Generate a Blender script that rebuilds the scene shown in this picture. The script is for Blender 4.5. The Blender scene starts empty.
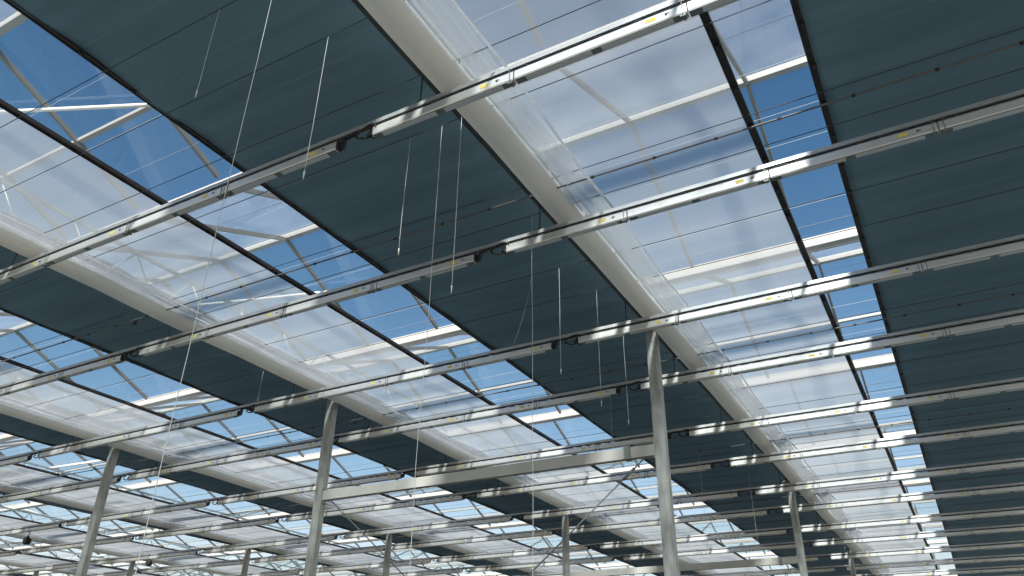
import bpy, bmesh, math, random
from mathutils import Vector, Matrix, noise

random.seed(7)
scene = bpy.context.scene
COL = scene.collection

# ------------------------------------------------------------------ camera
CAM_H = 1.6                                   # eye height above the floor
YAW, PITCH, ROLL, FPX = -0.51523, 0.50244, 0.01494, 762.1
fw = Vector((math.sin(YAW) * math.cos(PITCH), math.cos(YAW) * math.cos(PITCH), math.sin(PITCH)))
rt0 = Vector((math.cos(YAW), -math.sin(YAW), 0))
up0 = rt0.cross(fw)
rt = math.cos(ROLL) * rt0 + math.sin(ROLL) * up0
up = -math.sin(ROLL) * rt0 + math.cos(ROLL) * up0
cam_data = bpy.data.cameras.new('camera')
cam = bpy.data.objects.new('camera', cam_data)
COL.objects.link(cam)
m = Matrix((rt, up, -fw)).transposed().to_4x4()
m.translation = (0, 0, CAM_H)
cam.matrix_world = m
cam_data.sensor_width = 36.0
cam_data.lens = FPX / 1024 * 36.0
cam_data.clip_end = 500
scene.camera = cam

# ------------------------------------------------------------------ light
SUN_DIR = Vector((0.30, -1.25, 1.0)).normalized()          # towards the sun
world = bpy.data.worlds.new('world')
scene.world = world
world.use_nodes = True
wn = world.node_tree
sky = wn.nodes.new('ShaderNodeTexSky')
sky.sky_type = 'NISHITA'
sky.sun_disc = False
sky.sun_elevation = math.asin(SUN_DIR.z)
sky.sun_rotation = math.atan2(SUN_DIR.x, SUN_DIR.y)
sky.air_density = 1.0
sky.dust_density = 0.1
sky.ozone_density = 2.5
wn.nodes['Background'].inputs['Strength'].default_value = 1.0
sep = wn.nodes.new('ShaderNodeSeparateColor'); com = wn.nodes.new('ShaderNodeCombineColor')
wn.links.new(sky.outputs[0], sep.inputs[0])
for ch, (power, gain) in enumerate(((1.75, 2.75), (1.3, 1.33), (1.1, 0.98))):     # deeper blue overhead, pale towards the horizon
    s0 = wn.nodes.new('ShaderNodeMath'); s0.operation = 'MULTIPLY'; s0.inputs[1].default_value = 0.15
    s1 = wn.nodes.new('ShaderNodeMath'); s1.operation = 'POWER'; s1.inputs[1].default_value = power
    s2 = wn.nodes.new('ShaderNodeMath'); s2.operation = 'MULTIPLY'; s2.inputs[1].default_value = gain
    s3 = wn.nodes.new('ShaderNodeMath'); s3.operation = 'MINIMUM'; s3.inputs[1].default_value = 1.3
    wn.links.new(sep.outputs[ch], s0.inputs[0])
    for a, b in ((s0, s1), (s1, s2), (s2, s3)): wn.links.new(a.outputs[0], b.inputs[0])
    wn.links.new(s3.outputs[0], com.inputs[ch])
wn.links.new(com.outputs[0], wn.nodes['Background'].inputs['Color'])
sun_data = bpy.data.lights.new('sun', 'SUN')
sun_data.energy = 9.0
sun_data.angle = math.radians(7)   # widened disc softens shadows, as light through diffusing glass
sun_data.color = (1.0, 0.95, 0.88)
sun = bpy.data.objects.new('sun', sun_data)
COL.objects.link(sun)
sun.location = (6, -16, 30)
sun.rotation_euler = SUN_DIR.to_track_quat('Z', 'Y').to_euler()

vs = scene.view_settings
scene.display_settings.display_device = 'sRGB'
vs.view_transform = 'Standard'
vs.look = 'None'
vs.gamma = 1.0
vs.use_curve_mapping = False
vs.exposure = 0.0
cy = scene.cycles
cy.use_denoising = True
cy.max_bounces = 10
cy.transparent_max_bounces = 24
cy.caustics_reflective = False
cy.caustics_refractive = False
cy.sample_clamp_indirect = 6.0

# ------------------------------------------------------------------ measures
def Z(v): return CAM_H + v                    # heights below are given above the eye
PITCH_X, TX = 5.0, -2.63                      # bay width, line of one row of trellises
SPAN, PY = 8.0, 8.1                           # post rows along y
Y0, Y1 = -3.9, 44.1
X0, X1 = -43.0, 4.6
Z_FILM, Z_DARK = 4.03, 4.42
Z_GUT, Z_RIDGE = 4.72, 5.56
BAYS = list(range(-1, 8))                     # trellis line x = TX - 5 k

# ------------------------------------------------------------------ materials
def mat(name):
    mm = bpy.data.materials.new(name)
    mm.use_nodes = True
    nt = mm.node_tree
    nt.nodes.clear()
    out = nt.nodes.new('ShaderNodeOutputMaterial')
    return mm, nt, out

def N(nt, t, **kw):
    n = nt.nodes.new(t)
    for k, v in kw.items():
        if k in n.inputs: n.inputs[k].default_value = v
        else: setattr(n, k, v)
    return n

def c4(c): return (c[0], c[1], c[2], 1.0)

def simple(name, col, rough=0.5, metal=0.0, var=0.12, scale=6.0, spec=0.5, stretch=(1, 1, 1)):
    mm, nt, out = mat(name)
    p = N(nt, 'ShaderNodeBsdfPrincipled', Roughness=rough, Metallic=metal)
    p.inputs['Specular IOR Level'].default_value = spec
    tc = N(nt, 'ShaderNodeTexCoord')
    mp = N(nt, 'ShaderNodeMapping'); mp.inputs['Scale'].default_value = stretch
    nz = N(nt, 'ShaderNodeTexNoise', Scale=scale, Detail=4.0)
    rp = N(nt, 'ShaderNodeValToRGB')
    rp.color_ramp.elements[0].position = 0.3
    rp.color_ramp.elements[1].position = 0.7
    rp.color_ramp.elements[0].color = c4([v * (1 - var) for v in col])
    rp.color_ramp.elements[1].color = c4([min(1, v * (1 + var)) for v in col])
    nt.links.new(tc.outputs['Object'], mp.inputs[0])
    nt.links.new(mp.outputs[0], nz.inputs['Vector'])
    nt.links.new(nz.outputs['Fac'], rp.inputs[0])
    nt.links.new(rp.outputs[0], p.inputs['Base Color'])
    nt.links.new(p.outputs[0], out.inputs[0])
    return mm

def cloth_mat(name, transp, transl, diff, tcol, scol, stripe=0.12, pitch=0.05, axis='Y'):
    """woven screen: open gaps (transparent), scattered light (translucent) and its own face (diffuse)"""
    mm, nt, out = mat(name)
    tc = N(nt, 'ShaderNodeTexCoord')
    wv = N(nt, 'ShaderNodeTexWave', Scale=1.0 / pitch / 3.1416 * 0.5 * 3.1416, Distortion=0.6, Detail=1.0)
    wv.bands_direction = axis
    nz = N(nt, 'ShaderNodeTexNoise', Scale=0.9, Detail=3.0)
    mp = N(nt, 'ShaderNodeMapping'); mp.inputs['Scale'].default_value = (0.35, 2.2, 1)
    nt.links.new(tc.outputs['Object'], wv.inputs['Vector'])
    nt.links.new(tc.outputs['Object'], mp.inputs[0])
    nt.links.new(mp.outputs[0], nz.inputs['Vector'])
    tr = N(nt, 'ShaderNodeBsdfTransparent'); tr.inputs[0].default_value = c4(tcol)
    tl = N(nt, 'ShaderNodeBsdfTranslucent'); tl.inputs[0].default_value = c4(scol)
    df = N(nt, 'ShaderNodeBsdfDiffuse'); df.inputs[0].default_value = c4(scol)
    s1 = N(nt, 'ShaderNodeMixShader'); s1.inputs[0].default_value = diff / (diff + transl)
    nt.links.new(tl.outputs[0], s1.inputs[1]); nt.links.new(df.outputs[0], s1.inputs[2])
    a = N(nt, 'ShaderNodeMath', operation='MULTIPLY_ADD')
    a.inputs[1].default_value = stripe; a.inputs[2].default_value = 1 - transp - stripe * 0.75
    b = N(nt, 'ShaderNodeMath', operation='MULTIPLY_ADD'); b.inputs[1].default_value = stripe
    nt.links.new(wv.outputs['Fac'], a.inputs[0])
    nt.links.new(nz.outputs['Fac'], b.inputs[0]); nt.links.new(a.outputs[0], b.inputs[2])
    mx = N(nt, 'ShaderNodeMixShader')
    # optical depth of the weave: what passes straight through falls off with the length of the path in it
    ge = N(nt, 'ShaderNodeNewGeometry')
    dp = N(nt, 'ShaderNodeVectorMath', operation='DOT_PRODUCT')
    nt.links.new(ge.outputs['Incoming'], dp.inputs[0]); nt.links.new(ge.outputs['Normal'], dp.inputs[1])
    ab = N(nt, 'ShaderNodeMath', operation='ABSOLUTE'); nt.links.new(dp.outputs['Value'], ab.inputs[0])
    lo = N(nt, 'ShaderNodeMath', operation='MAXIMUM'); lo.inputs[1].default_value = 0.05; nt.links.new(ab.outputs[0], lo.inputs[0])
    pl = N(nt, 'ShaderNodeMath', operation='DIVIDE'); pl.inputs[0].default_value = 0.70; nt.links.new(lo.outputs[0], pl.inputs[1])
    op = N(nt, 'ShaderNodeMath', operation='SUBTRACT'); op.inputs[0].default_value = 1.0; nt.links.new(b.outputs[0], op.inputs[1])
    pw = N(nt, 'ShaderNodeMath', operation='POWER'); nt.links.new(op.outputs[0], pw.inputs[0]); nt.links.new(pl.outputs[0], pw.inputs[1])
    nt.links.new(pw.outputs[0], mx.inputs[0])
    nt.links.new(s1.outputs[0], mx.inputs[1]); nt.links.new(tr.outputs[0], mx.inputs[2])
    nt.links.new(mx.outputs[0], out.inputs[0])
    return mm

def glass_mat(name, dust_haze, dcol):
    mm, nt, out = mat(name)
    tr = N(nt, 'ShaderNodeBsdfTransparent'); tr.inputs[0].default_value = (0.95, 0.97, 0.97, 1)
    gl = N(nt, 'ShaderNodeBsdfGlossy', Roughness=0.02)
    fr = N(nt, 'ShaderNodeFresnel', IOR=1.45)
    fm = N(nt, 'ShaderNodeMath', operation='MULTIPLY'); fm.inputs[1].default_value = 0.06
    tl = N(nt, 'ShaderNodeBsdfTranslucent'); tl.inputs[0].default_value = c4(dcol)
    df = N(nt, 'ShaderNodeBsdfDiffuse'); df.inputs[0].default_value = c4(dcol)
    h = N(nt, 'ShaderNodeMixShader'); h.inputs[0].default_value = 0.3
    nt.links.new(tl.outputs[0], h.inputs[1]); nt.links.new(df.outputs[0], h.inputs[2])
    tc = N(nt, 'ShaderNodeTexCoord')
    nz = N(nt, 'ShaderNodeTexNoise', Scale=1.3, Detail=4.0)
    ma = N(nt, 'ShaderNodeMath', operation='MULTIPLY'); ma.inputs[1].default_value = dust_haze * 2
    nt.links.new(tc.outputs['Object'], nz.inputs['Vector'])
    nt.links.new(nz.outputs['Fac'], ma.inputs[0])
    g = N(nt, 'ShaderNodeMixShader')
    nt.links.new(fr.outputs[0], fm.inputs[0]); nt.links.new(fm.outputs[0], g.inputs[0])
    nt.links.new(tr.outputs[0], g.inputs[1]); nt.links.new(gl.outputs[0], g.inputs[2])
    mx = N(nt, 'ShaderNodeMixShader')
    nt.links.new(ma.outputs[0], mx.inputs[0])
    nt.links.new(g.outputs[0], mx.inputs[1]); nt.links.new(h.outputs[0], mx.inputs[2])
    nt.links.new(mx.outputs[0], out.inputs[0])
    return mm

def dark_cloth_mat():
    mm, nt, out = mat('slate blackout cloth')
    tc = N(nt, 'ShaderNodeTexCoord')
    mp = N(nt, 'ShaderNodeMapping'); mp.inputs['Scale'].default_value = (0.25, 3.0, 1)
    nz = N(nt, 'ShaderNodeTexNoise', Scale=1.6, Detail=5.0)
    rp = N(nt, 'ShaderNodeValToRGB')
    rp.color_ramp.elements[0].position = 0.3; rp.color_ramp.elements[1].position = 0.72
    rp.color_ramp.elements[0].color = (0.170, 0.275, 0.325, 1)
    rp.color_ramp.elements[1].color = (0.220, 0.350, 0.405, 1)
    df = N(nt, 'ShaderNodeBsdfPrincipled', Roughness=0.85)
    df.inputs['Specular IOR Level'].default_value = 0.2
    nt.links.new(tc.outputs['Object'], mp.inputs[0]); nt.links.new(mp.outputs[0], nz.inputs['Vector'])
    nt.links.new(nz.outputs['Fac'], rp.inputs[0])
    # pale creases where the cloth was folded over its wires
    sp = N(nt, 'ShaderNodeSeparateXYZ'); nt.links.new(tc.outputs['Object'], sp.inputs[0])
    dv = N(nt, 'ShaderNodeMath', operation='MULTIPLY'); dv.inputs[1].default_value = 1 / 0.52
    fr = N(nt, 'ShaderNodeMath', operation='FRACT')
    lt = N(nt, 'ShaderNodeMath', operation='LESS_THAN'); lt.inputs[1].default_value = 0.035
    n2 = N(nt, 'ShaderNodeTexNoise', Scale=1.1, Detail=3.0); nt.links.new(tc.outputs['Object'], n2.inputs['Vector'])
    am = N(nt, 'ShaderNodeMath', operation='MULTIPLY')
    am2 = N(nt, 'ShaderNodeMath', operation='MULTIPLY'); am2.inputs[1].default_value = 0.55
    nt.links.new(sp.outputs[1], dv.inputs[0]); nt.links.new(dv.outputs[0], fr.inputs[0]); nt.links.new(fr.outputs[0], lt.inputs[0])
    nt.links.new(lt.outputs[0], am.inputs[0]); nt.links.new(n2.outputs['Fac'], am.inputs[1]); nt.links.new(am.outputs[0], am2.inputs[0])
    mc = N(nt, 'ShaderNodeMixRGB'); mc.inputs[2].default_value = (0.30, 0.42, 0.46, 1)
    nt.links.new(am2.outputs[0], mc.inputs[0]); nt.links.new(rp.outputs[0], mc.inputs[1])
    nt.links.new(mc.outputs[0], df.inputs['Base Color'])
    nt.links.new(df.outputs[0], out.inputs[0])
    return mm

M = {}
M['alu'] = simple('brushed aluminium', (0.70, 0.73, 0.735), 0.50, 0.78, 0.05, 9, 0.5, (0.3, 6, 6))
M['beam'] = simple('plain galvanised beam', (0.44, 0.455, 0.44), 0.5, 0.3, 0.06, 3)
M['alu_rail'] = simple('extruded aluminium rail', (0.50, 0.53, 0.54), 0.5, 0.78, 0.06, 9, 0.5, (0.3, 6, 6))
M['galv'] = simple('galvanised steel', (0.35, 0.375, 0.37), 0.5, 0.3, 0.3, 16, 0.5, (0.8, 0.8, 0.25))
M['white'] = simple('white painted metal', (0.80, 0.79, 0.75), 0.45, 0.0, 0.05, 5)
M['roofbar'] = simple('grey aluminium glazing bar', (0.26, 0.25, 0.235), 0.5, 0.3, 0.08, 6)
M['edge'] = simple('dark bronze screen profile', (0.050, 0.044, 0.042), 0.5, 0.2, 0.2, 9)
M['gutter'] = simple('cream painted gutter', (0.50, 0.485, 0.455), 0.5, 0.0, 0.06, 3)
M['ridge'] = simple('pale grey ridge profile', (0.36, 0.355, 0.34), 0.5, 0.1, 0.06, 4)
M['hem'] = cloth_mat('white hem tape', 0.02, 0.65, 0.32, (1, 1, 1), (0.93, 0.95, 0.98), 0.0, 0.05)
M['black'] = simple('black plastic', (0.012, 0.013, 0.015), 0.5, 0.0, 0.2, 9)
M['wire'] = simple('dark polyester wire', (0.035, 0.042, 0.05), 0.5, 0.0, 0.2, 9)
M['wire_w'] = simple('clear polyester wire', (0.50, 0.52, 0.53), 0.5, 0.0, 0.05, 9)
M['shade_steel'] = simple('shade-toned galvanised steel', (0.07, 0.08, 0.085), 0.6, 0.1, 0.15, 6)  # galvanised bottom chord, its shade put into the colour
M['string'] = simple('white twine', (0.55, 0.57, 0.57), 0.8, 0.0, 0.08, 20)
M['rod'] = simple('push pull tube metal', (0.16, 0.15, 0.15), 0.4, 0.5, 0.2, 12, 0.5, (0.4, 6, 6))
M['tube'] = cloth_mat('cream film roll', 0.0, 0.24, 0.76, (1, 1, 1), (0.92, 0.91, 0.86), 0.0, 0.05)
M['lens'] = simple('frosted lens', (0.70, 0.74, 0.74), 0.35, 0.0, 0.03, 6)
M['under'] = simple('dark grey housing underside', (0.20, 0.23, 0.23), 0.5, 0.2, 0.1, 9)
M['yellow'] = simple('yellow warning label', (0.74, 0.64, 0.16), 0.5, 0.0, 0.06, 9)
M['dot'] = simple('grey screw head', (0.10, 0.10, 0.11), 0.5, 0.0, 0.1, 9)
M['floor'] = simple('pale ground cover', (0.10, 0.113, 0.118), 0.9, 0.0, 0.15, 0.8)
M['steelcable'] = simple('steel bracing rod', (0.20, 0.22, 0.23), 0.45, 0.6, 0.1, 9)
M['film'] = cloth_mat('translucent screen film', 0.60, 0.12, 0.20, (0.93, 0.95, 0.97), (0.86, 0.88, 0.89), 0.05, 0.03)
M['fold'] = cloth_mat('gathered translucent film', 0.45, 0.17, 0.35, (0.93, 0.95, 0.97), (0.86, 0.87, 0.86), 0.05, 0.03)
M['glass'] = glass_mat('clear roof glass', 0.004, (0.85, 0.88, 0.9))
M['glass_haze'] = glass_mat('roof glass with painted grazing haze', 0.06, (0.86, 0.87, 0.87))  # thin dust plus painted-in haze for the pale grazing view of near slopes
M['dark'] = dark_cloth_mat()

# ------------------------------------------------------------------ mesh helpers
def box(bm, c, s, rot=None):
    r = bmesh.ops.create_cube(bm, size=1.0)
    for v in r['verts']:
        p = Vector((v.co.x * s[0], v.co.y * s[1], v.co.z * s[2]))
        if rot is not None: p = rot @ p
        v.co = p + Vector(c)
    return r['verts']

def tube(bm, pts, r, n=6, cap=True):
    """round tube through pts; r is a number or one radius per point"""
    pts = [Vector(p) for p in pts]
    rr = r if isinstance(r, (list, tuple)) else [r] * len(pts)
    rings = []
    for i, p in enumerate(pts):
        t = (pts[min(i + 1, len(pts) - 1)] - pts[max(i - 1, 0)]).normalized()
        a = Vector((0, 0, 1)) if abs(t.z) < 0.9 else Vector((1, 0, 0))
        u = t.cross(a).normalized(); w = t.cross(u)
        rings.append([bm.verts.new(p + rr[i] * (math.cos(2 * math.pi * k / n) * u + math.sin(2 * math.pi * k / n) * w)) for k in range(n)])
    for a, b in zip(rings, rings[1:]):
        for k in range(n):
            f = bm.faces.new((a[k], a[(k + 1) % n], b[(k + 1) % n], b[k])); f.smooth = n > 4
    if cap and n > 2:
        bm.faces.new(rings[0][::-1]); bm.faces.new(rings[-1])

def bar(bm, a, b, w, h):
    """square bar from a to b: w across (horizontal), h the other way"""
    a, b = Vector(a), Vector(b)
    t = (b - a).normalized()
    s = Vector((0, 0, 1)) if abs(t.z) < 0.95 else Vector((0, 1, 0))
    u = t.cross(s).normalized(); v = u.cross(t)
    rot = Matrix((t, u, v)).transposed()
    box(bm, (a + b) / 2, ((b - a).length, w, h), rot)

def profile(bm, sect, axis, a, b):
    """closed section [(p, q)] extruded along axis 'x' or 'y' from a to b"""
    def P(p, q, t): return (t, p, q) if axis == 'x' else (p, t, q)
    A = [bm.verts.new(P(p, q, a)) for p, q in sect]
    B = [bm.verts.new(P(p, q, b)) for p, q in sect]
    n = len(sect)
    for k in range(n):
        bm.faces.new((A[k], A[(k + 1) % n], B[(k + 1) % n], B[k]))
    bm.faces.new(A[::-1]); bm.faces.new(B)

def finish(bm, name, material, bevel=0.0):
    if bevel:
        bmesh.ops.bevel(bm, geom=bm.edges[:], offset=bevel, segments=2, affect='EDGES', profile=0.7)
    bmesh.ops.recalc_face_normals(bm, faces=bm.faces[:])
    me = bpy.data.meshes.new(name)
    bm.to_mesh(me); bm.free()
    mats = material if isinstance(material, (list, tuple)) else [material]
    for k in mats: me.materials.append(k)
    return me

def obj(name, me, parent=None, loc=(0, 0, 0)):
    o = bpy.data.objects.new(name, me)
    COL.objects.link(o)
    o.location = loc
    if parent: o.parent = parent
    return o

def tag(o, label, cat, group=None, kind=None):
    if label: o['label'] = label
    if cat: o['category'] = cat
    if group: o['group'] = group
    if kind: o['kind'] = kind
    return o

def empty(name, loc=(0, 0, 0)):
    o = bpy.data.objects.new(name, None)
    o.empty_display_size = 0.2
    COL.objects.link(o); o.location = loc
    return o

def copy_tree(o, parent=None):
    c = o.copy(); COL.objects.link(c)
    if parent: c.parent = parent
    for ch in list(o.children): copy_tree(ch, c)
    return c

ONES = ('zeroth first second third fourth fifth sixth seventh eighth ninth tenth eleventh twelfth thirteenth fourteenth fifteenth '
        'sixteenth seventeenth eighteenth nineteenth').split()
TENS = {20: ('twentieth', 'twenty'), 30: ('thirtieth', 'thirty'), 40: ('fortieth', 'forty'), 50: ('fiftieth', 'fifty')}
def nth(n):
    if n < 20: return ONES[n]
    t = n // 10 * 10
    return TENS[t][0] if n == t else TENS[t][1] + '-' + ONES[n - t]

def project(p):
    """point (height above the floor) -> pixel in the 1024 x 576 frame, or None when behind"""
    d = Vector(p) - Vector((0, 0, CAM_H))
    w = d.dot(fw)
    if w < 0.1: return None
    return (512 + FPX * d.dot(rt) / w, 288 - FPX * d.dot(up) / w)

def in_frame(p, mg=0):
    q = project(p)
    return q is not None and -mg < q[0] < 1024 + mg and -mg < q[1] < 576 + mg

def seg_in_frame(a, b, mg=0, n=24):
    a, b = Vector(a), Vector(b)
    return any(in_frame(a.lerp(b, i / n), mg) for i in range(n + 1))

# ------------------------------------------------------------------ floor
bm = bmesh.new()
box(bm, ((X0 + X1) / 2, (Y0 + Y1) / 2, -0.05), (X1 - X0 + 20, Y1 - Y0 + 20, 0.1))
fl = obj('floor', finish(bm, 'floor', M['floor'])); fl['kind'] = 'structure'

# ------------------------------------------------------------------ roof: a row of small glass gables
RIDGES = [Y0 + 2 + 4 * i for i in range(12)]
BAR_X0, BAR_P = -0.78, 1.24
bar_xs = [BAR_X0 + BAR_P * i for i in range(4, -35, -1)]
bm = bmesh.new(); box(bm, (0, 0, 0), (1, 1, 1)); bm.free()

def slope_mesh(name, s, material):
    """one glass slope, 6 mm thick, from the ridge (y=0) to the gutter (y=2 s)"""
    bm = bmesh.new()
    sl = (Z_RIDGE - Z_GUT - 0.06) / 1.92
    sect = [(0.02 * s, -0.02), (1.92 * s, -0.02 - sl * 1.9), (1.92 * s, -0.014 - sl * 1.9), (0.02 * s, -0.014)]
    profile(bm, sect, 'x', X0, X1)
    return finish(bm, name, material)
near_glass = slope_mesh('grazing_haze_glass', -1, M['glass_haze'])
far_glass = slope_mesh('clear_glass', 1, M['glass'])
bm = bmesh.new()
for s in (-1, 1):
    bar(bm, (0, 0.0, -0.05), (0, 1.9 * s, -0.05 - 0.84 * 0.95), 0.034, 0.05)
bar_me = finish(bm, 'glazing_bar', M['roofbar'])
bm = bmesh.new()
profile(bm, [(-0.035, -0.06), (0.035, -0.06), (0.045, 0.0), (0.0, 0.03), (-0.045, 0.0)], 'x', X0, X1)
ridge_me = finish(bm, 'ridge_bar', M['ridge'])
bm = bmesh.new()
zt = -0.84 / 2 * 1.08
profile(bm, [(1.06, zt - 0.06), (1.11, zt - 0.06), (1.11, zt - 0.02), (1.06, zt - 0.02)], 'x', X0, X1)
transom_me = finish(bm, 'vent_transom', M['ridge'])
for i, ry in enumerate(RIDGES):
    c = empty('ceiling', (0, ry, Z(Z_RIDGE))); c['kind'] = 'structure'
    obj('grazing_haze_glass', near_glass, c); obj('clear_glass', far_glass, c)
    obj('ridge_bar', ridge_me, c); obj('vent_transom', transom_me, c)
    for x in bar_xs:
        obj('glazing_bar', bar_me, c, (x, 0, 0))

# gutters between the gables
gut = [(-0.09, 0.06), (-0.075, -0.05), (0.075, -0.05), (0.09, 0.06), (0.075, 0.06), (0.062, -0.03), (-0.062, -0.03), (-0.075, 0.06)]
bm = bmesh.new(); profile(bm, gut, 'x', X0, X1)
gut_me = finish(bm, 'gutter', M['gutter'])
gys = [Y0 + 0.1 + 4 * i for i in range(13)]
seen = 0
for gy in gys:
    vis = seg_in_frame((X0, gy, Z(Z_GUT)), (X1, gy, Z(Z_GUT)), 0, 80)
    if not vis: continue
    o = obj('roof_gutter', gut_me, None, (0, gy, Z(Z_GUT)))
    seen += vis
    tag(o, 'cream roof gutter between two glass gables, %s visible from the front' % nth(seen), 'gutter', 'roof gutters')

# ------------------------------------------------------------------ posts
POSTS = []
bm = bmesh.new()
w = 0.065
profile_h = Z(Z_FILM)
sq = [(-w, -w), (w, -w), (w, w), (-w, w)]
for a, b in zip(sq, sq[1:] + sq[:1]): pass
box(bm, (0, 0, profile_h / 2), (0.13, 0.13, profile_h))
bmesh.ops.bevel(bm, geom=[e for e in bm.edges if abs(e.verts[0].co.z - e.verts[1].co.z) > 1], offset=0.016, segments=3, affect='EDGES')
post_me = finish(bm, 'shaft', M['galv'])
bm = bmesh.new(); box(bm, (0, 0, 0.008), (0.26, 0.26, 0.016))
for sx in (-1, 1):
    for sy in (-1, 1):
        tube(bm, [(sx * 0.1, sy * 0.1, 0.012), (sx * 0.1, sy * 0.1, 0.035)], 0.012, 6)
foot_me = finish(bm, 'base_plate', M['galv'])
bm = bmesh.new(); box(bm, (0, 0, profile_h + 0.008), (0.2, 0.24, 0.016))
cap_me = finish(bm, 'head_plate', M['galv'])
row_names = {0: 'front', 1: 'second', 2: 'third', 3: 'fourth'}
for j in range(4):
    y = PY + SPAN * j
    n = 0
    for k in BAYS:
        x = TX - PITCH_X * k
        if not seg_in_frame((x, y, 0), (x, y, Z(Z_FILM)), 0, 60): continue
        n += 1
        p = empty('steel_post', (x, y, 0))
        obj('shaft', post_me, p); obj('base_plate', foot_me, p); obj('head_plate', cap_me, p)
        tag(p, 'square galvanised steel post, %s from the right in the %s row of posts' % (nth(n), row_names[j]), 'post', 'roof posts')
        POSTS.append((k, j))

# ------------------------------------------------------------------ trellis girders along each post row line (seen through the film)
def trellis_meshes():
    L = SPAN
    ch = []
    bm = bmesh.new(); box(bm, (0.015, L / 2, Z_FILM + 0.06), (0.11, L - 0.01, 0.05)); bot = finish(bm, 'bottom_chord', M['shade_steel'])
    bm = bmesh.new(); box(bm, (0, L / 2, Z_GUT - 0.10), (0.028, L - 0.01, 0.04)); top = finish(bm, 'top_chord', M['galv'])
    zb, zt_ = Z_FILM + 0.085, Z_GUT - 0.125
    webs = []
    n = 10
    for i in range(n):
        ya, yb = L * i / n + 0.05, L * (i + 0.5) / n
        webs.append(((0.05, ya, zb), (0, yb, zt_)))
        webs.append(((0, yb + 0.03, zt_), (0.05, L * (i + 1) / n - 0.05, zb)))
    out = []
    for a, b in webs:
        bm = bmesh.new(); tube(bm, [a, b], 0.010, 6); out.append(finish(bm, 'web_rod', M['galv']))
    return bot, top, out
tb, tt, tw = trellis_meshes()
for k in BAYS:
    x = TX - PITCH_X * k
    n = 0
    for j in range(-2, 4):
        ya = PY + SPAN * j
        vis = seg_in_frame((x, ya, Z(Z_FILM)), (x, ya + SPAN, Z(Z_FILM)), 0, 60)
        if not vis: continue
        n += 1
        t = empty('lattice_girder', (x, ya, CAM_H))
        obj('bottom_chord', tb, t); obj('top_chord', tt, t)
        for me in tw: obj('web_rod', me, t)
        tag(t, 'galvanised lattice girder above the %s cream tube from the right, %s span back' % (nth(k + 1), nth(n)), 'girder', 'roof lattice girders')

# ------------------------------------------------------------------ screens
def tube_mesh():
    """cream roll of film slung under the girder, slightly uneven along its length"""
    bm = bmesh.new()
    n, rings = 32, []
    ys = [Y0 + 0.2 * i for i in range(int((Y1 - Y0) / 0.2) + 1)]
    for y in ys:
        ring = []
        for q in range(n):
            a = 2 * math.pi * q / n
            r = 0.118 * (1 + 0.05 * noise.noise(Vector((math.cos(a) * 1.2, math.sin(a) * 1.2, y * 0.45))) + 0.05 * noise.noise(Vector((math.cos(a) * 3.2, math.sin(a) * 3.2, y * 0.5))))
            dz = -0.012 * math.sin(math.pi * ((y - PY) % 2.0) / 2.0)
            ring.append(bm.verts.new((r * math.cos(a), y, r * math.sin(a) * 0.86 + dz)))
        rings.append(ring)
    for a, b in zip(rings, rings[1:]):
        for q in range(n):
            f = bm.faces.new((a[q], a[(q + 1) % n], b[(q + 1) % n], b[q])); f.smooth = True
    bm.faces.new(rings[0]); bm.faces.new(rings[-1])
    return finish(bm, 'screen_roll', M['tube'])

def sheet(name, xa, xb, nx, material, seed, amp, edge_amp, thick):
    bm = bmesh.new()
    step = 0.125
    ys = [Y0 + step * i for i in range(int((Y1 - Y0) / step) + 1)]
    rows = []
    for y in ys:
        row = []
        for i in range(nx + 1):
            u = i / nx
            x = xa + (xb - xa) * u
            e = max(0.0, 1 - min(u, 1 - u) * 6)
            z = amp * noise.noise(Vector((x * 0.7, y * 1.7, seed))) + edge_amp * e * min(1.0, u * 25, (1 - u) * 25) * noise.noise(Vector((x * 5.0, y * 2.6, seed + 4)))
            z -= 0.008 * min(1.0, u * 25, (1 - u) * 25) * abs(math.sin(math.pi * (y - 2.62) / 0.52)) 
            row.append(bm.verts.new((x, y, z)))
        rows.append(row)
    for a, b in zip(rows, rows[1:]):
        for i in range(nx):
            f = bm.faces.new((a[i], a[i + 1], b[i + 1], b[i])); f.smooth = True
    me = finish(bm, name, material)
    return me

FX0, FX1 = TX + 0.325, -0.69          # film from its roll to its bar
DX0, DX1 = -0.13 - PITCH_X, TX - 0.25  # blackout cloth from its bar to the girder
film_me = sheet('cloth', FX0, FX1, 18, M['film'], 1.3, 0.02, 0.012, 0)
dark_me = sheet('cloth', DX0, DX1, 18, M['dark'], 5.1, 0.03, 0.035, 0)

# gathered folds of film beside the roll
def fold_mesh():
    bm = bmesh.new()
    step = 0.1
    ys = [Y0 + step * i for i in range(int((Y1 - Y0) / step) + 1)]
    rows = []
    nx = 12
    for y in ys:
        wdt = 0.24 + 0.06 * noise.noise(Vector((0, y * 0.9, 3.3))) + 0.02 * math.sin(y * 1.57)
        rows.append([bm.verts.new((FX0 - 0.035 + (0.035 + wdt) * i / nx, y,
                     -0.02 - 0.05 * math.sin(math.pi * i / nx) + 0.028 * math.sin(i * 2.1 + 2 * noise.noise(Vector((i * 0.2, y * 0.8, 7)))) * (1 - i / nx * 0.6))) for i in range(nx + 1)])
    for a, b in zip(rows, rows[1:]):
        for i in range(nx):
            f = bm.faces.new((a[i], a[i + 1], b[i + 1], b[i])); f.smooth = True
    return finish(bm, 'gathered_fold', M['fold'])
fold_me = fold_mesh()
bm = bmesh.new()
pts = []
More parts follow.
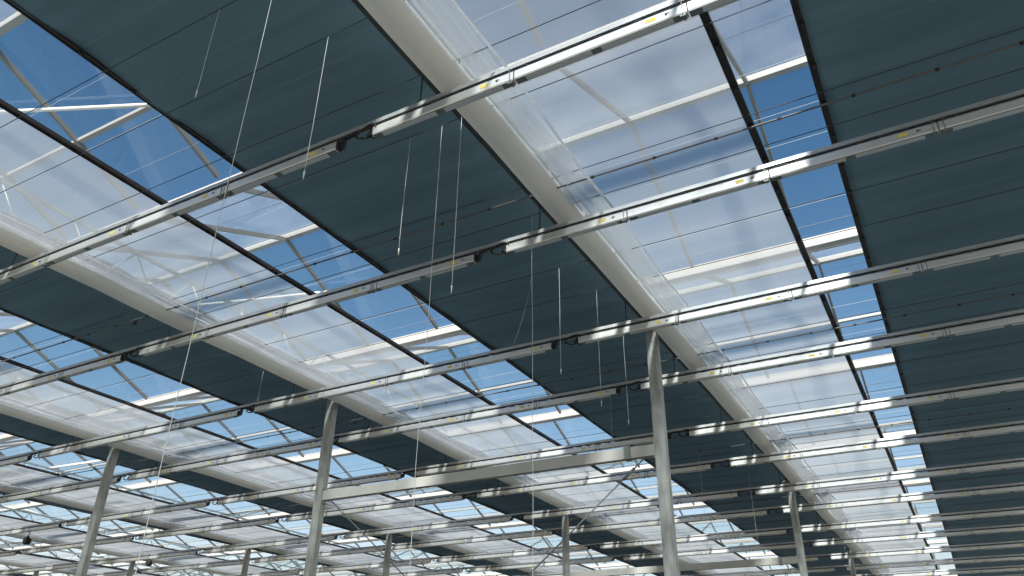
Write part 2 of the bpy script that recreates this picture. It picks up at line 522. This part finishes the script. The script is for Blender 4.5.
for i in range(int((Y1 - Y0) / 0.25) + 1):
    y = Y0 + 0.25 * i
    ph = ((y - 3.21) % 2.0) / 2.0
    pts.append((FX0 + 0.31 + 0.012 * math.sin(2 * math.pi * ph), y, -0.105 - 0.012 * math.sin(math.pi * ph)))
tube(bm, pts, 0.012, 5)
hem_me = finish(bm, 'hem_cord', M['hem'])

def edge_profile(name, xc, w, h):
    bm = bmesh.new()
    sect = [(xc - w / 2, -h), (xc - w / 2 + 0.012, -h), (xc - w / 2 + 0.012, -h + 0.008), (xc + w / 2 - 0.012, -h + 0.008), (xc + w / 2 - 0.012, -h),
            (xc + w / 2, -h), (xc + w / 2, 0.012), (xc - w / 2, 0.012)]
    profile(bm, sect, 'y', Y0, Y1)
    return finish(bm, name, M['edge'])
film_edge = edge_profile('edge_profile', -0.66, 0.056, 0.022)
dark_edge = edge_profile('edge_profile', DX0, 0.052, 0.022)
def clip_mesh():
    bm = bmesh.new()
    box(bm, (0, 0, -0.005), (0.03, 0.04, 0.01)); tube(bm, [(0, -0.015, -0.012), (0, 0.015, -0.012)], 0.008, 8)
    return finish(bm, 'wire_clip', M['black'])
clip_me = clip_mesh()
roll_me = tube_mesh()
WIRE_Y = [2.1, 2.62, 3.22, 3.74, 4.76, 5.18, 6.16, 6.79, 7.85, 8.72, 9.35, 9.85, 10.4, 11.35, 11.9, 12.65]
while WIRE_Y[-1] < 21.6: WIRE_Y.append(WIRE_Y[-1] + 0.75)

CLIP_Y = [2.1 + 0.47 * i for i in range(28)]
for k in BAYS:
    dx = -PITCH_X * k
    # film
    if k < 0:
        d = empty('blackout_screen', (dx, 0, Z(Z_DARK)))
        obj('cloth', dark_me, d); de = obj('edge_profile', dark_edge, d)
        tag(d, 'widest slate grey blackout screen at the right edge, black leading edge beside the blue gap', 'screen', 'blackout screens')
        for y in CLIP_Y:
            if in_frame((DX0 + dx, y, Z(Z_DARK)), 4): obj('wire_clip', clip_me, de, (DX0 + 0.014, y, -0.022))
        continue
    f = empty('translucent_screen', (dx, 0, Z(Z_FILM)))
    obj('cloth', film_me, f); fe = obj('edge_profile', film_edge, f)
    fo = obj('gathered_fold', fold_me, f); obj('hem_cord', hem_me, f)
    fo['label'] = 'bunched whiter folds'
    tag(f, 'pale translucent screen strip stretched from a cream tube, %s from the right' % nth(k + 1), 'screen', 'translucent screens')
    # blackout
    d = empty('blackout_screen', (dx + {0: 0.06, 1: 0.08, 2: -0.03}.get(k, 0.0), 0, Z(Z_DARK)))
    obj('cloth', dark_me, d); de = obj('edge_profile', dark_edge, d)
    tag(d, 'flat slate grey blackout screen strip, %s from the right, black leading edge' % nth(k + 2), 'screen', 'blackout screens')
    # roll
    r = obj('film_roll', roll_me, None, (TX + 0.195 + dx, 0, Z(Z_FILM - 0.045)))
    tag(r, 'long cream film roll slung beside a translucent screen, %s from the right' % nth(k + 1), 'film roll', 'film rolls')
    if -1 <= k <= 1:
        for y in CLIP_Y:
            for par, x, zz in ((fe, -0.66, Z_FILM), (de, DX0 + 0.014, Z_DARK)):
                if in_frame((x + dx, y, Z(zz)), 4):
                    obj('wire_clip', clip_me, par, (x, y, -0.022))

# ------------------------------------------------------------------ wires
def line_mesh(name, r, material, sag=0.0, n=6):
    bm = bmesh.new()
    tube(bm, [(X0 + (X1 - X0) * i / 40, 0, -sag * math.sin(math.pi * ((X0 + (X1 - X0) * i / 40 - TX) % 5.0) / 5.0)) for i in range(41)], r, n)
    return finish(bm, name, material)
wire_me = line_mesh('wire', 0.0035, M['wire'], 0.0)
wire_w_me = line_mesh('wire', 0.0022, M['wire_w'], 0.0)
n = 0
for y in WIRE_Y:
    o = obj('support_wire', wire_me, None, (0, y, Z(Z_FILM - 0.045)))
    n += 1
    tag(o, 'thin dark support wire under the screens, %s wire from the front' % nth(n), 'wire', 'lower screen wires')
n = 0
for i in range(30):
    y = 2.4 + 0.5 * i
    o = obj('upper_wire', wire_w_me, None, (0, y + 0.05 * math.sin(i * 2.3), Z(Z_DARK + 0.06)))
    n += 1
    tag(o, 'thin pale wire above the blackout screens, %s pale wire from the front' % nth(n), 'wire', 'upper screen wires')

# push-pull tubes with clamps
rod_me = line_mesh('rod', 0.008, M['rod'])
bm = bmesh.new(); tube(bm, [(-0.014, 0, 0), (0.014, 0, 0)], 0.0115, 8); box(bm, (0, 0, -0.010), (0.012, 0.010, 0.010))
clamp_me = finish(bm, 'clamp', M['black'])
for i in range(5):
    y = 4.87 + 4.03 * i
    r = obj('push_tube', rod_me, None, (0, y, Z(Z_FILM - 0.075)))
    tag(r, 'slim dark push tube with black clamps under the screens, %s from the front' % nth(i + 1), 'tube', 'screen push tubes')
    x = 1.64
    while x > -22:
        if in_frame((x, y, Z(Z_FILM - 0.075)), 3) and i < 3:
            obj('clamp', clamp_me, r, (x, 0, 0))
        x -= 0.52 * (1 + 0.06 * math.sin(x * 3))

# black cable pulleys on the push tubes
bm = bmesh.new()
tube(bm, [(-0.03, 0, 0), (-0.012, 0, 0)], 0.034, 14); tube(bm, [(-0.012, 0, 0), (0.012, 0, 0)], 0.026, 14); tube(bm, [(0.012, 0, 0), (0.03, 0, 0)], 0.034, 14)
wheel_me = finish(bm, 'wheel', M['black'])
bm = bmesh.new(); box(bm, (-0.042, 0, 0.03), (0.010, 0.024, 0.085)); box(bm, (0.042, 0, 0.03), (0.010, 0.024, 0.085)); box(bm, (0, 0, 0.072), (0.094, 0.024, 0.012))
frame_me = finish(bm, 'bracket', M['black'])
for i in range(5):
    p = empty('cable_pulley', (-7.87, 4.87 + 4.03 * i, Z(Z_FILM - 0.125)))
    p.scale = (0.6, 0.6, 0.6)
    obj('wheel', wheel_me, p); obj('bracket', frame_me, p)
    tag(p, 'small black pulley below the third blackout screen from the right, %s from the front' % nth(i + 1), 'pulley', 'black cable pulleys')

# ------------------------------------------------------------------ rows of LED grow lights
ROWS = [1.015 * v + 0.05 for v in [3.21, 5.07, 7.16, 8.82, 10.97, 12.86, 14.99, 16.78, 18.95, 20.83, 23.0, 25.08, 27.1, 29.0, 31.1, 33.0]]
OFFS = [-0.01, 0.05, -0.2, -0.08, -0.12, 0.0, -0.1, 0.05, 0, -0.1, 0, 0.1, 0, 0, 0, 0]
ZL = 3.70
LEN = 1.19
GP = 5.1                                      # pitch of the groups of four lights
def led_parts():
    d = {}
    L = LEN - 0.004
    bm = bmesh.new()
    sect = [(-0.028, -0.030), (-0.028, 0.030), (-0.022, 0.040), (0.022, 0.040), (0.028, 0.030), (0.028, -0.030), (0.022, -0.040), (-0.022, -0.040)]
    profile(bm, sect, 'x', 0.006, L)
    d['housing'] = finish(bm, 'housing', M['alu'])
    bm = bmesh.new(); box(bm, (0, 0, 0), (0.47, 0.036, 0.006), None); d['lens'] = finish(bm, 'lens', M['lens'], 0.001)
    bm = bmesh.new(); box(bm, (0, -0.0290, 0), (0.066, 0.002, 0.030)); d['warning_label'] = finish(bm, 'warning_label', M['yellow'])
    bm = bmesh.new(); tube(bm, [(0, -0.033, 0), (0, -0.027, 0)], 0.009, 8); box(bm, (0.012, -0.0285, 0.002), (0.02, 0.003, 0.006)); d['vent_screw'] = finish(bm, 'vent_screw', M['dot'])
    bm = bmesh.new()
    box(bm, (0, -0.0305, 0.012), (0.006, 0.003, 0.12)); box(bm, (0, 0.0305, 0.0), (0.006, 0.003, 0.09))
    box(bm, (0, 0, -0.047), (0.008, 0.064, 0.004)); box(bm, (0.0, -0.012, -0.054), (0.035, 0.028, 0.012))
    d['hanger_clamp'] = finish(bm, 'hanger_clamp', M['under'])
    bm = bmesh.new(); box(bm, (0, 0, 0), (0.03, 0.05, 0.07)); d['end_cap'] = finish(bm, 'end_cap', M['black'], 0.005)
    bm = bmesh.new(); box(bm, (LEN / 2 - 0.003, 0, -0.0425), (L - 0.02, 0.05, 0.005)); d['underside'] = finish(bm, 'underside', M['under'])
    return d
LP = led_parts()
def led_proto(end_l, end_r):
    r = empty('led_grow_light')
    obj('housing', LP['housing'], r)
    u = obj('underside', LP['underside'], r); u['label'] = 'dark grey underside'
    for x in (0.32, 0.86):
        obj('lens', LP['lens'], r, (x, 0, -0.047))
    l = obj('warning_label', LP['warning_label'], r, (LEN - 0.23, 0, 0.004)); l['label'] = 'yellow sticker'
    obj('vent_screw', LP['vent_screw'], r, (LEN - 0.13, 0, 0.004))
    obj('hanger_clamp', LP['hanger_clamp'], r, (LEN - 0.03 if not end_r else 0.04, 0, 0))
    if end_l: obj('end_cap', LP['end_cap'], r, (-0.012, 0, 0))
    if end_r: obj('end_cap', LP['end_cap'], r, (LEN + 0.006, 0, 0))
    return r
# one-mesh version for the small distant ones
def led_small():
    bm = bmesh.new()
    profile(bm, [(-0.028, -0.030), (-0.028, 0.030), (-0.022, 0.040), (0.022, 0.040), (0.028, 0.030), (0.028, -0.030), (0.022, -0.040), (-0.022, -0.040)], 'x', 0.006, LEN - 0.006)
    nf = len(bm.faces)
    box(bm, (LEN - 0.23, -0.029, 0.004), (0.085, 0.002, 0.042))
    for f in list(bm.faces)[nf:]: f.material_index = 1
    nf = len(bm.faces)
    box(bm, (LEN / 2, 0, -0.043), (LEN - 0.03, 0.05, 0.006))
    for f in list(bm.faces)[nf:]: f.material_index = 2
    nf = len(bm.faces)
    for x in (0.32, 0.86): box(bm, (x, 0, -0.047), (0.47, 0.036, 0.006))
    for f in list(bm.faces)[nf:]: f.material_index = 3
    return finish(bm, 'led_grow_light', [M['alu'], M['yellow'], M['under'], M['lens']])
SMALL = led_small()

cand = []
for ri, y in enumerate(ROWS):
    for k in BAYS:
        start = -3.05 + OFFS[ri] - GP * k
        for q in range(4):
            x = start + q * LEN
            if x > X1 - 1 or x < X0: continue
            if seg_in_frame((x, y, Z(ZL)), (x + LEN, y, Z(ZL)), 0, 10):
                cand.append((ri, -x, x, y, q))
cand.sort()
order = {}
cnt = {}
for c in cand:
    cnt[c[0]] = cnt.get(c[0], 0) + 1
    order[c] = cnt[c[0]]
bydist = sorted(cand, key=lambda c: (c[2] + LEN / 2) ** 2 + c[3] ** 2)
first, many = bydist[:298], bydist[298:]
protos = {}
for idx, c in enumerate(first):
    ri, _, x, y, q = c
    loc = (x, y, Z(ZL))
    if idx < 130:
        key = (q == 0, q == 3)
        if key not in protos:
            o = protos[key] = led_proto(*key)
        else:
            o = copy_tree(protos[key])
        o.location = loc
    else:
        o = obj('led_grow_light', SMALL, None, loc)
    tag(o, 'silver LED grow light bar, %s from the right in the %s row from the front' % (nth(order[c]), nth(ri + 1)), 'grow light', 'LED grow light bars')
if many:
    bm = bmesh.new()
    for c in many:
        nf = len(bm.verts)
        bm.from_mesh(SMALL)
        bmesh.ops.translate(bm, verts=list(bm.verts)[nf:], vec=(c[2], c[3], 0))
    o = obj('distant_grow_lights', finish(bm, 'distant_grow_lights', [M['alu'], M['yellow'], M['under'], M['lens']]), None, (0, 0, Z(ZL)))
    tag(o, 'mass of tiny distant grow light bars at the bottom of the view', 'grow lights', None, 'stuff')

# rail above each row with its hangers, and the cable lying along it
bm = bmesh.new()
zb = 0.068
profile(bm, [(-0.024, zb), (-0.024, zb + 0.036), (0.024, zb + 0.036), (0.024, zb), (0.012, zb), (0.012, zb + 0.03), (-0.012, zb + 0.03), (-0.012, zb)], 'x', X0, X1)
rail_me = finish(bm, 'mounting_rail', M['alu_rail'])
bm = bmesh.new(); tube(bm, [(0, 0, zb + 0.04), (0, 0, Z_FILM - ZL + 0.04)], 0.006, 6); box(bm, (0, 0, zb + 0.05), (0.03, 0.03, 0.02))
hang_me = finish(bm, 'hanger', M['wire'])
def cable(seed):
    bm = bmesh.new()
    pts = []
    x = X0
    while x < X1:
        i = len(pts)
        pts.append((x, -0.012 + 0.006 * math.sin(i * 2.4 + seed), 0.053 + 0.005 * math.sin(i * 1.9 + seed)))
        x += 0.05
    tube(bm, pts, 0.0075, 5)
    return finish(bm, 'power_cable', M['black'])
cables = [cable(0.0), cable(2.0)]
def loop_mesh():
    bm = bmesh.new()
    pts = []
    for i in range(21):
        a = math.pi * (-0.45 + 1.5 * i / 20)
        pts.append((-0.06 - 0.085 * math.sin(a) * 1.15, -0.02 + 0.01 * math.sin(a * 2), 0.015 + 0.055 * math.cos(a) ))
    tube(bm, [(0.0, -0.005, -0.01)] + pts, 0.009, 6)
    tube(bm, [(-0.055, 0, -0.012), (0.0, 0, -0.012)], 0.02, 8)
    tube(bm, [(-0.02, -0.01, -0.02), (0.03, -0.02, -0.075)], 0.007, 6)
    return finish(bm, 'plug_loop', M['black'])
loop_me = loop_mesh()
bm = bmesh.new(); bar(bm, (-0.02, 0, 0.04), (-0.03, 0, -0.035), 0.03, 0.03); bar(bm, (-0.03, 0, 0.05), (0.11, 0, 0.062), 0.02, 0.018)
plug_me = finish(bm, 'plug', M['black'])
for ri, y in enumerate(ROWS):
    r = obj('mounting_rail', rail_me, None, (0, y, Z(ZL)))
    tag(r, 'long aluminium rail carrying the %s row of grow lights from the front' % nth(ri + 1), 'rail', 'grow light rails')
    for k in BAYS:
        x = TX - PITCH_X * k - 0.03
        if ri < 10 and in_frame((x, y, Z(ZL)), 10): obj('hanger', hang_me, r, (x, 0, 0))
    c = obj('power_cable', cables[ri % 2], None, (0, y, Z(ZL)))
    tag(c, 'black cable running along the top of the %s grow light row' % nth(ri + 1), 'cable', 'grow light cables')
    for k in BAYS:
        x = -3.05 + OFFS[ri] - GP * k
        if ri < 10 and in_frame((x, y, Z(ZL)), 5):
            obj('plug_loop', loop_me, c, (x, 0, 0)); obj('plug', plug_me, c, (x - 0.27, 0, 0))

# ------------------------------------------------------------------ beams between posts and their bracing rods
def beam(y, label):
    b = empty('cross_beam', ((TX * 2 - PITCH_X) / 2, y, Z(2.55)))
    L = PITCH_X - 0.13
    bm = bmesh.new(); box(bm, (0, 0, 0), (L, 0.08, 0.13)); o = obj('beam', finish(bm, 'beam', M['beam'], 0.006), b)
    for s in (-1, 1):
        bm = bmesh.new(); box(bm, (s * (L / 2 - 0.004), 0, 0), (0.012, 0.11, 0.2)); obj('end_plate', finish(bm, 'end_plate', M['galv']), b)
    bm = bmesh.new(); box(bm, (L / 2 - 0.33, -0.01, 0.0), (0.07, 0.1, 0.15)); obj('strap', finish(bm, 'strap', M['under']), b)
    tag(b, label, 'beam', 'cross beams')
beam(PY, 'grey steel cross beam between the two tallest posts of the front row')
beam(PY + SPAN, 'grey steel cross beam between posts of the second row, low at the bottom')
def rod(a, b, label):
    bm = bmesh.new()
    a, b = Vector(a), Vector(b)
    tube(bm, [a, b], 0.008, 6)
    t = (b - a).normalized()
    tube(bm, [a + t * 0.16, a + t * 0.34], 0.016, 6)
    o = obj('bracing_rod', finish(bm, 'bracing_rod', M['steelcable']))
    tag(o, label, 'rod', 'bracing rods')
rod((TX - 0.2, PY - 0.02, Z(2.47)), (TX - PITCH_X + 0.07, PY - 0.02, 0.35), 'dark bracing rod slanting down left from the beam end at the tall middle post')
rod((TX - PITCH_X + 0.2, PY + 0.03, Z(2.47)), (TX - 0.07, PY + 0.03, 0.35), 'thin bracing rod slanting down right from the post left of the middle post')

# ------------------------------------------------------------------ white rods under the roof
def roof_rod(a, b, label, r=0.02):
    bm = bmesh.new(); tube(bm, [(a[0], a[1], Z(a[2])), (b[0], b[1], Z(b[2]))], r, 8)
    tag(obj('roof_brace', finish(bm, 'roof_brace', M['white'])), label, 'brace', 'white roof braces')
roof_rod((-7.75, 2.54, 5.27), (-5.3, 3.29, 4.95), 'bright white roof brace crossing the blue gap at the upper left corner')
roof_rod((-9.2, 6.6, 5.27), (-6.3, 7.06, 5.05), 'bright white roof brace crossing a blue gap left of centre')
# ------------------------------------------------------------------ hanging strings
def ray(px, py):
    return fw + rt * ((px - 512) / FPX) - up * ((py - 288) / FPX)
def roof_rod_at(pa, pb, h, label):
    a, b = ray(*pa), ray(*pb)
    roof_rod(a / a.z * h, b / b.z * h, label, 0.03)
roof_rod_at((44, 469), (105, 460), 4.75, 'bright white roof brace left of the leftmost front post, highest there')
roof_rod_at((22, 509), (65, 522), 4.75, 'bright white roof brace near the left edge, slanting down right')
roof_rod_at((156, 539), (194, 550), 4.75, 'bright white roof brace right of the leftmost front post, slanting down right')
roof_rod_at((92, 557), (111, 554), 4.75, 'tiny bright white roof brace just right of the foot of the leftmost front post')
def twine(px, py, pend, label, h=Z_FILM - 0.042, wob=0.010, knot=True):
    """a cord tied to the wires at height h; its top is seen at (px, py), its lower end at image height pend"""
    d = ray(px, py); d = d / d.z * h
    wy = min(WIRE_Y + [4.87, 8.9, 12.93, 16.96], key=lambda v: abs(v - d.y))
    if wy not in WIRE_Y: h -= 0.03
    d = Vector((d.x * wy / d.y, wy, h))
    if pend is None: ze = -CAM_H + 0.02
    else:
        best = min((abs(project((d.x, d.y, Z(z)))[1] - pend), z) for z in [h - 0.02 * i for i in range(1, 240)])
        ze = best[1]
    bm = bmesh.new()
    nn = max(6, int((h - ze) / 0.15))
    pts = []
    for i in range(nn + 1):
        z = h + (ze - h) * i / nn
        pts.append((d.x + wob * noise.noise(Vector((z * 1.1, px, 0))), d.y + wob * noise.noise(Vector((z * 1.1, px, 9))), Z(z)))
    tube(bm, pts, 0.0021, 5)
    if knot:
        tube(bm, [(pts[-1][0], pts[-1][1], pts[-1][2] - 0.03), (pts[-1][0], pts[-1][1], pts[-1][2] + 0.03)], [0.003, 0.006], 6)
    tag(obj('hanging_twine', finish(bm, 'hanging_twine', M['string'])), label, 'twine', 'hanging twines')
twine(222, 1, 93, 'short white twine hanging at the upper left, leftmost under the big blackout screen')
twine(268, 15, None, 'long white twine falling past the end of a grow light to the left post', knot=False)
twine(333, 12, 175, 'white twine ending just below the end of the front grow light row')
twine(408, 160, 252, 'short white twine hanging in the middle of the big blackout screen')
twine(444, 100, None, 'long white twine falling right of the short middle twine to the floor', knot=False)
twine(459, 165, 291, 'white twine ending just below the second grow light row left of the gap')
twine(532.5, 225, None, 'long straight white twine falling right of the second row gap', knot=False)
twine(559, 262, 372, 'white twine ending between third and fourth rows left of the tall post')
twine(597, 305, 403, 'white twine ending below the fourth grow light row beside the tall post')
twine(622, 318, 423, 'faint white twine nearest the left side of the tall middle post')
twine(263, 372, 400, 'tiny white twine under the second blackout strip near the left post')
twine(610, 396, 470, 'thin white twine hanging just left of the tall middle post, low')
twine(698, 452, 520, 'faint white twine right of the tall middle post')
twine(748, 470, 560, 'faint white twine left of the second row post at right')

# slanting loose twine by the second row gap
bm = bmesh.new()
a, b = ray(532, 283), ray(513, 346)
a = a / a.z * (Z_FILM - 0.046); a = Vector((a.x * 6.16 / a.y, 6.16, a.z)); b = b * (a.length / b.length)
pts = []
for i in range(9):
    t = i / 8; p = a.lerp(b, t); pts.append((p.x + 0.02 * math.sin(t * 3.1), p.y, Z(p.z - 0.03 * math.sin(t * math.pi))))
tube(bm, pts, 0.0021, 5)
tag(obj('hanging_twine', finish(bm, 'hanging_twine', M['string'])), 'loose white twine blown aslant below the second row gap', 'twine', 'hanging twines')

# ------------------------------------------------------------------ small circulation fans low at the left
def fan(px, py, h, label):
    d = ray(px, py); d = d / d.z * h
    ry = min(ROWS, key=lambda v: abs(v - d.y)); d = d * (ry / d.y); h = d.z
    f = empty('circulation_fan', (d.x, d.y, Z(h)))
    bm = bmesh.new()
    n = 16
    tube(bm, [(0, -0.06, 0), (0, -0.05, 0), (0, 0.06, 0)], [0.08, 0.09, 0.08], n, True)
    obj('drum', finish(bm, 'drum', M['black']), f)
    bm = bmesh.new(); box(bm, (0, 0, 0.1), (0.04, 0.04, 0.05)); tube(bm, [(0, 0, 0.1), (0, 0, ZL - h - 0.045)], 0.012, 6)
    obj('bracket', finish(bm, 'bracket', M['black']), f)
    tag(f, label, 'fan', 'black circulation fans')
fan(27, 541, 3.35, 'small black circulation fan left of the leftmost front post')
fan(149, 563, 3.40, 'small black circulation fan low, right of the leftmost front post')
